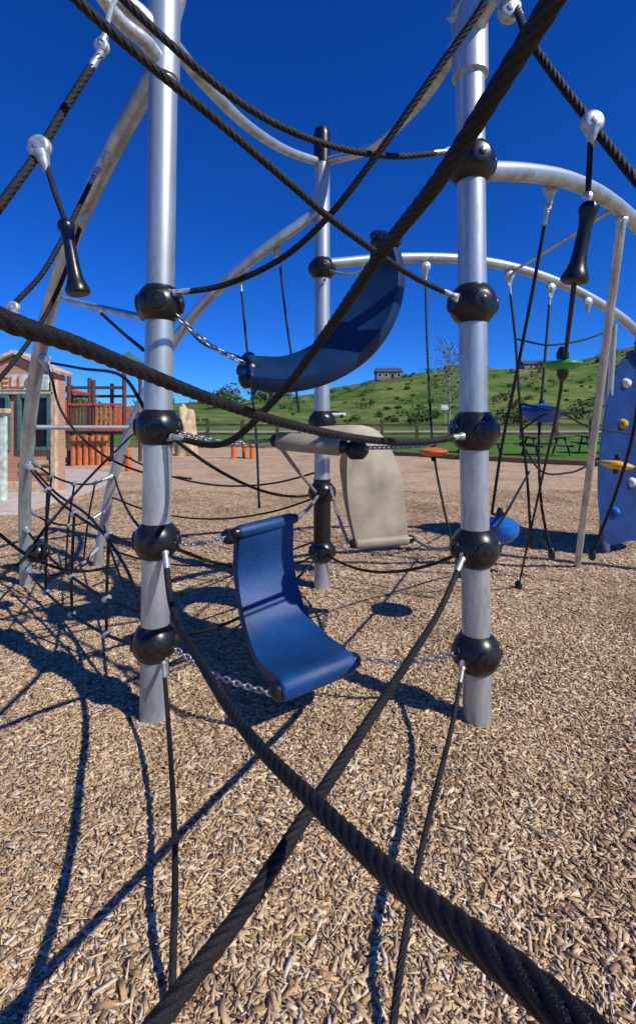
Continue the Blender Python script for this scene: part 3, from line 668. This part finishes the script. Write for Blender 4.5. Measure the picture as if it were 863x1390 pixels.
# ------------------------------------------------------------ vegetation
def leafmat(name,c1,c2,c3):
    m,nt,b=newmat(name);ge=N(nt,'ShaderNodeNewGeometry');c=ramp(nt,ge.outputs['Random Per Island'],[(0,c1),(.5,c2),(1,c3)])
    nt.links.new(c,b.inputs['Base Color']);b.inputs['Roughness'].default_value=.7;b.inputs['Specular IOR Level'].default_value=.2;return m
LM=leafmat('leaves',(.04,.08,.02),(.07,.12,.03),(.11,.155,.045))
def leaves(C,s):
    n=len(C);a=rng.normal(size=(n,3));a/=np.linalg.norm(a,axis=1)[:,None];b_=np.cross(a,rng.normal(size=(n,3)));b_/=np.linalg.norm(b_,axis=1)[:,None]
    s=s*(.6+.8*rng.random(n))[:,None]
    V=np.stack([C-a*s,C-b_*s*.6,C+a*s,C+b_*s*.6],1).reshape(-1,3);return V,(np.arange(n)[:,None]*4+np.arange(4)[None])
VV=[];FF=[];nn=0
def shrub(x,y,r,h,n,ls):
    global nn
    z=float(H(x,y)); c=rng.normal(size=(n,3));c/=np.linalg.norm(c,axis=1)[:,None];c*=(rng.random(n)**.4)[:,None]
    lob=1+.3*np.sin(c[:,0]*4+x)+.25*np.cos(c[:,1]*5+y)
    C=np.stack([x+c[:,0]*r*lob,y+c[:,1]*r*lob,z+h*.45+c[:,2]*h*.55*lob],1);V,Fc=leaves(C,ls);VV.append(V);FF.append(Fc+nn);nn+=len(V)
for k in range(480):
    y=random.uniform(80,235); x=random.uniform(-.75,.72)*y
    if x<0 and random.random()<.5: continue
    if abs(x/y-(528-431)/650)<.03 and y>150: continue
    r=.4+1.9*random.random()**2.2; shrub(x,y,r,r*.9,100,.24)
for x,y,r in((28,72,2.2),(31,74,1.6),(35,80,2.0),(22,90,1.3),(40,95,2.4),(16,76,1.5),(46,84,2.2)): shrub(x,y,r,r*1.2,400,.2)
link('hillside_shrubs',npmesh('hillside_shrubs',np.concatenate(VV),np.concatenate(FF)),LM,None,False)
VV=[];FF=[];nn=0
for k in range(60):
    x=random.uniform(-190,-15);y=random.uniform(150,260);r=random.uniform(2.5,5); shrub(x,y,r,r*1.5,260,.55)
for k in range(14):
    x=random.uniform(95,160);y=random.uniform(205,228);r=random.uniform(1.6,3); shrub(x,y,r,r*1.5,260,.4)
link('distant_trees',npmesh('distant_trees',np.concatenate(VV),np.concatenate(FF)),LM,None,False)
def tree(x,y,h,cr,nl,name='young_tree'):
    e=empty(name);z=float(H(x,y));bark=plain('bark',(.3,.26,.22),.8)
    tube('trunk',[(x,y,z-.1),(x+.05,y,z+h*.4),(x-.05,y,z+h*.75),(x,y,z+h)],.08,bark,e,n=10,step=.2,radii=[(0,.09),(.5,.055),(1,.015)])
    C=[]
    for k in range(26):
        t=.22+.74*k/26;a=k*2.4;L_=cr*(1-.75*t)*random.uniform(.8,1.3);p=np.array([x,y,z+h*t]);q=p+np.array([math.cos(a)*L_,math.sin(a)*L_,L_*.9])
        tube('limb_%d'%k,[p,(p+q)/2+[0,0,-.05],q],.02,bark,e,n=6,step=.15,radii=[(0,.025),(1,.006)])
        for i_ in range(nl//26):
            tt=random.random()**.6; C.append(p+(q-p)*tt+rng.normal(size=3)*.16)
    V,Fc=leaves(np.array(C),.06);link('crown',npmesh('crown',V,Fc),leafmat('young_leaves',(.07,.1,.03),(.12,.16,.05),(.2,.24,.1)),e,False)
tree(9.4,34.5,7.0,1.9,1500)
# ------------------------------------------------------------ distant houses, car, sign
M['roof']=plain('grey_roof',(.07,.065,.06),.8);M['sidg']=plain('house_siding',(.22,.18,.15),.7)
def house(x,y,w_,d_,hh,name='farmhouse',stor=1):
    e=empty(name);z=float(H(x,y))-.5
    box('walls',(x,y,z+hh/2),(w_,d_,hh),M['sidg'],e,bev=0)
    V=[(x-w_/2-.5,y-d_/2-.5,z+hh+.02),(x+w_/2+.5,y-d_/2-.5,z+hh+.02),(x+w_/2+.5,y+d_/2+.5,z+hh+.02),(x-w_/2-.5,y+d_/2+.5,z+hh+.02),(x-w_/2,y,z+hh+2.2),(x+w_/2,y,z+hh+2.2)]
    A=Acc();A.add(V,[(0,1,5,4),(2,3,4,5),(1,2,5),(3,0,4),(3,2,1,0)]);A.obj('roof',M['roof'],e,False)
    for i_ in range(4): 
        xx=x-w_/2+w_*(i_+.5)/4
        if i_==2: box('door',(xx,y-d_/2-.05,z+1.5),(1.1,.1,2.1),M['dark'],e,bev=0)
        else:
            box('window_%d'%i_,(xx,y-d_/2-.05,z+hh*.62),(1.3,.1,1.2),M['dark'],e,bev=0);box('window_trim_%d'%i_,(xx,y-d_/2-.02,z+hh*.62),(1.6,.1,1.5),M['white'],e,bev=0)
    box('chimney',(x+w_*.3,y,z+hh+2),(.8,.8,1.6),M['sidg'],e,bev=0)
house(31,212,11,8,3.6);house(107,225,24,9,3.2);house(66,232,9,7,3,'farmhouse')
car=empty('parked_car');cx_,cy_=3.6,100;cz_=float(H(cx_,cy_))
box('body',(cx_,cy_,cz_+.65),(4.3,1.8,.6),M['white'],car,bev=.15);box('cabin',(cx_-.2,cy_,cz_+1.2),(2.3,1.6,.55),M['dark'],car,bev=.2);box('car_roof',(cx_-.2,cy_,cz_+1.5),(1.9,1.45,.06),M['white'],car,bev=.02)
for a in(-1.35,1.35):
    for s_ in(-1,1): lathe('wheel_%d_%d'%(a*10,s_),(cx_+a,cy_+s_*.75,cz_+.33),(cx_+a,cy_+s_*.95,cz_+.33),[(0,.33),(.8,.33),(1,.28)],M['black'],car,20)
sg=empty('road_sign');sx_,sy_=14.6,55;sz_=float(H(sx_,sy_))
cyl('sign_post',(sx_,sy_,sz_),(sx_,sy_,sz_+2.9),.05,M['steel'],sg,10);box('sign_plate',(sx_,sy_-.07,sz_+2.6),(1.0,.05,.6),M['white'],sg)
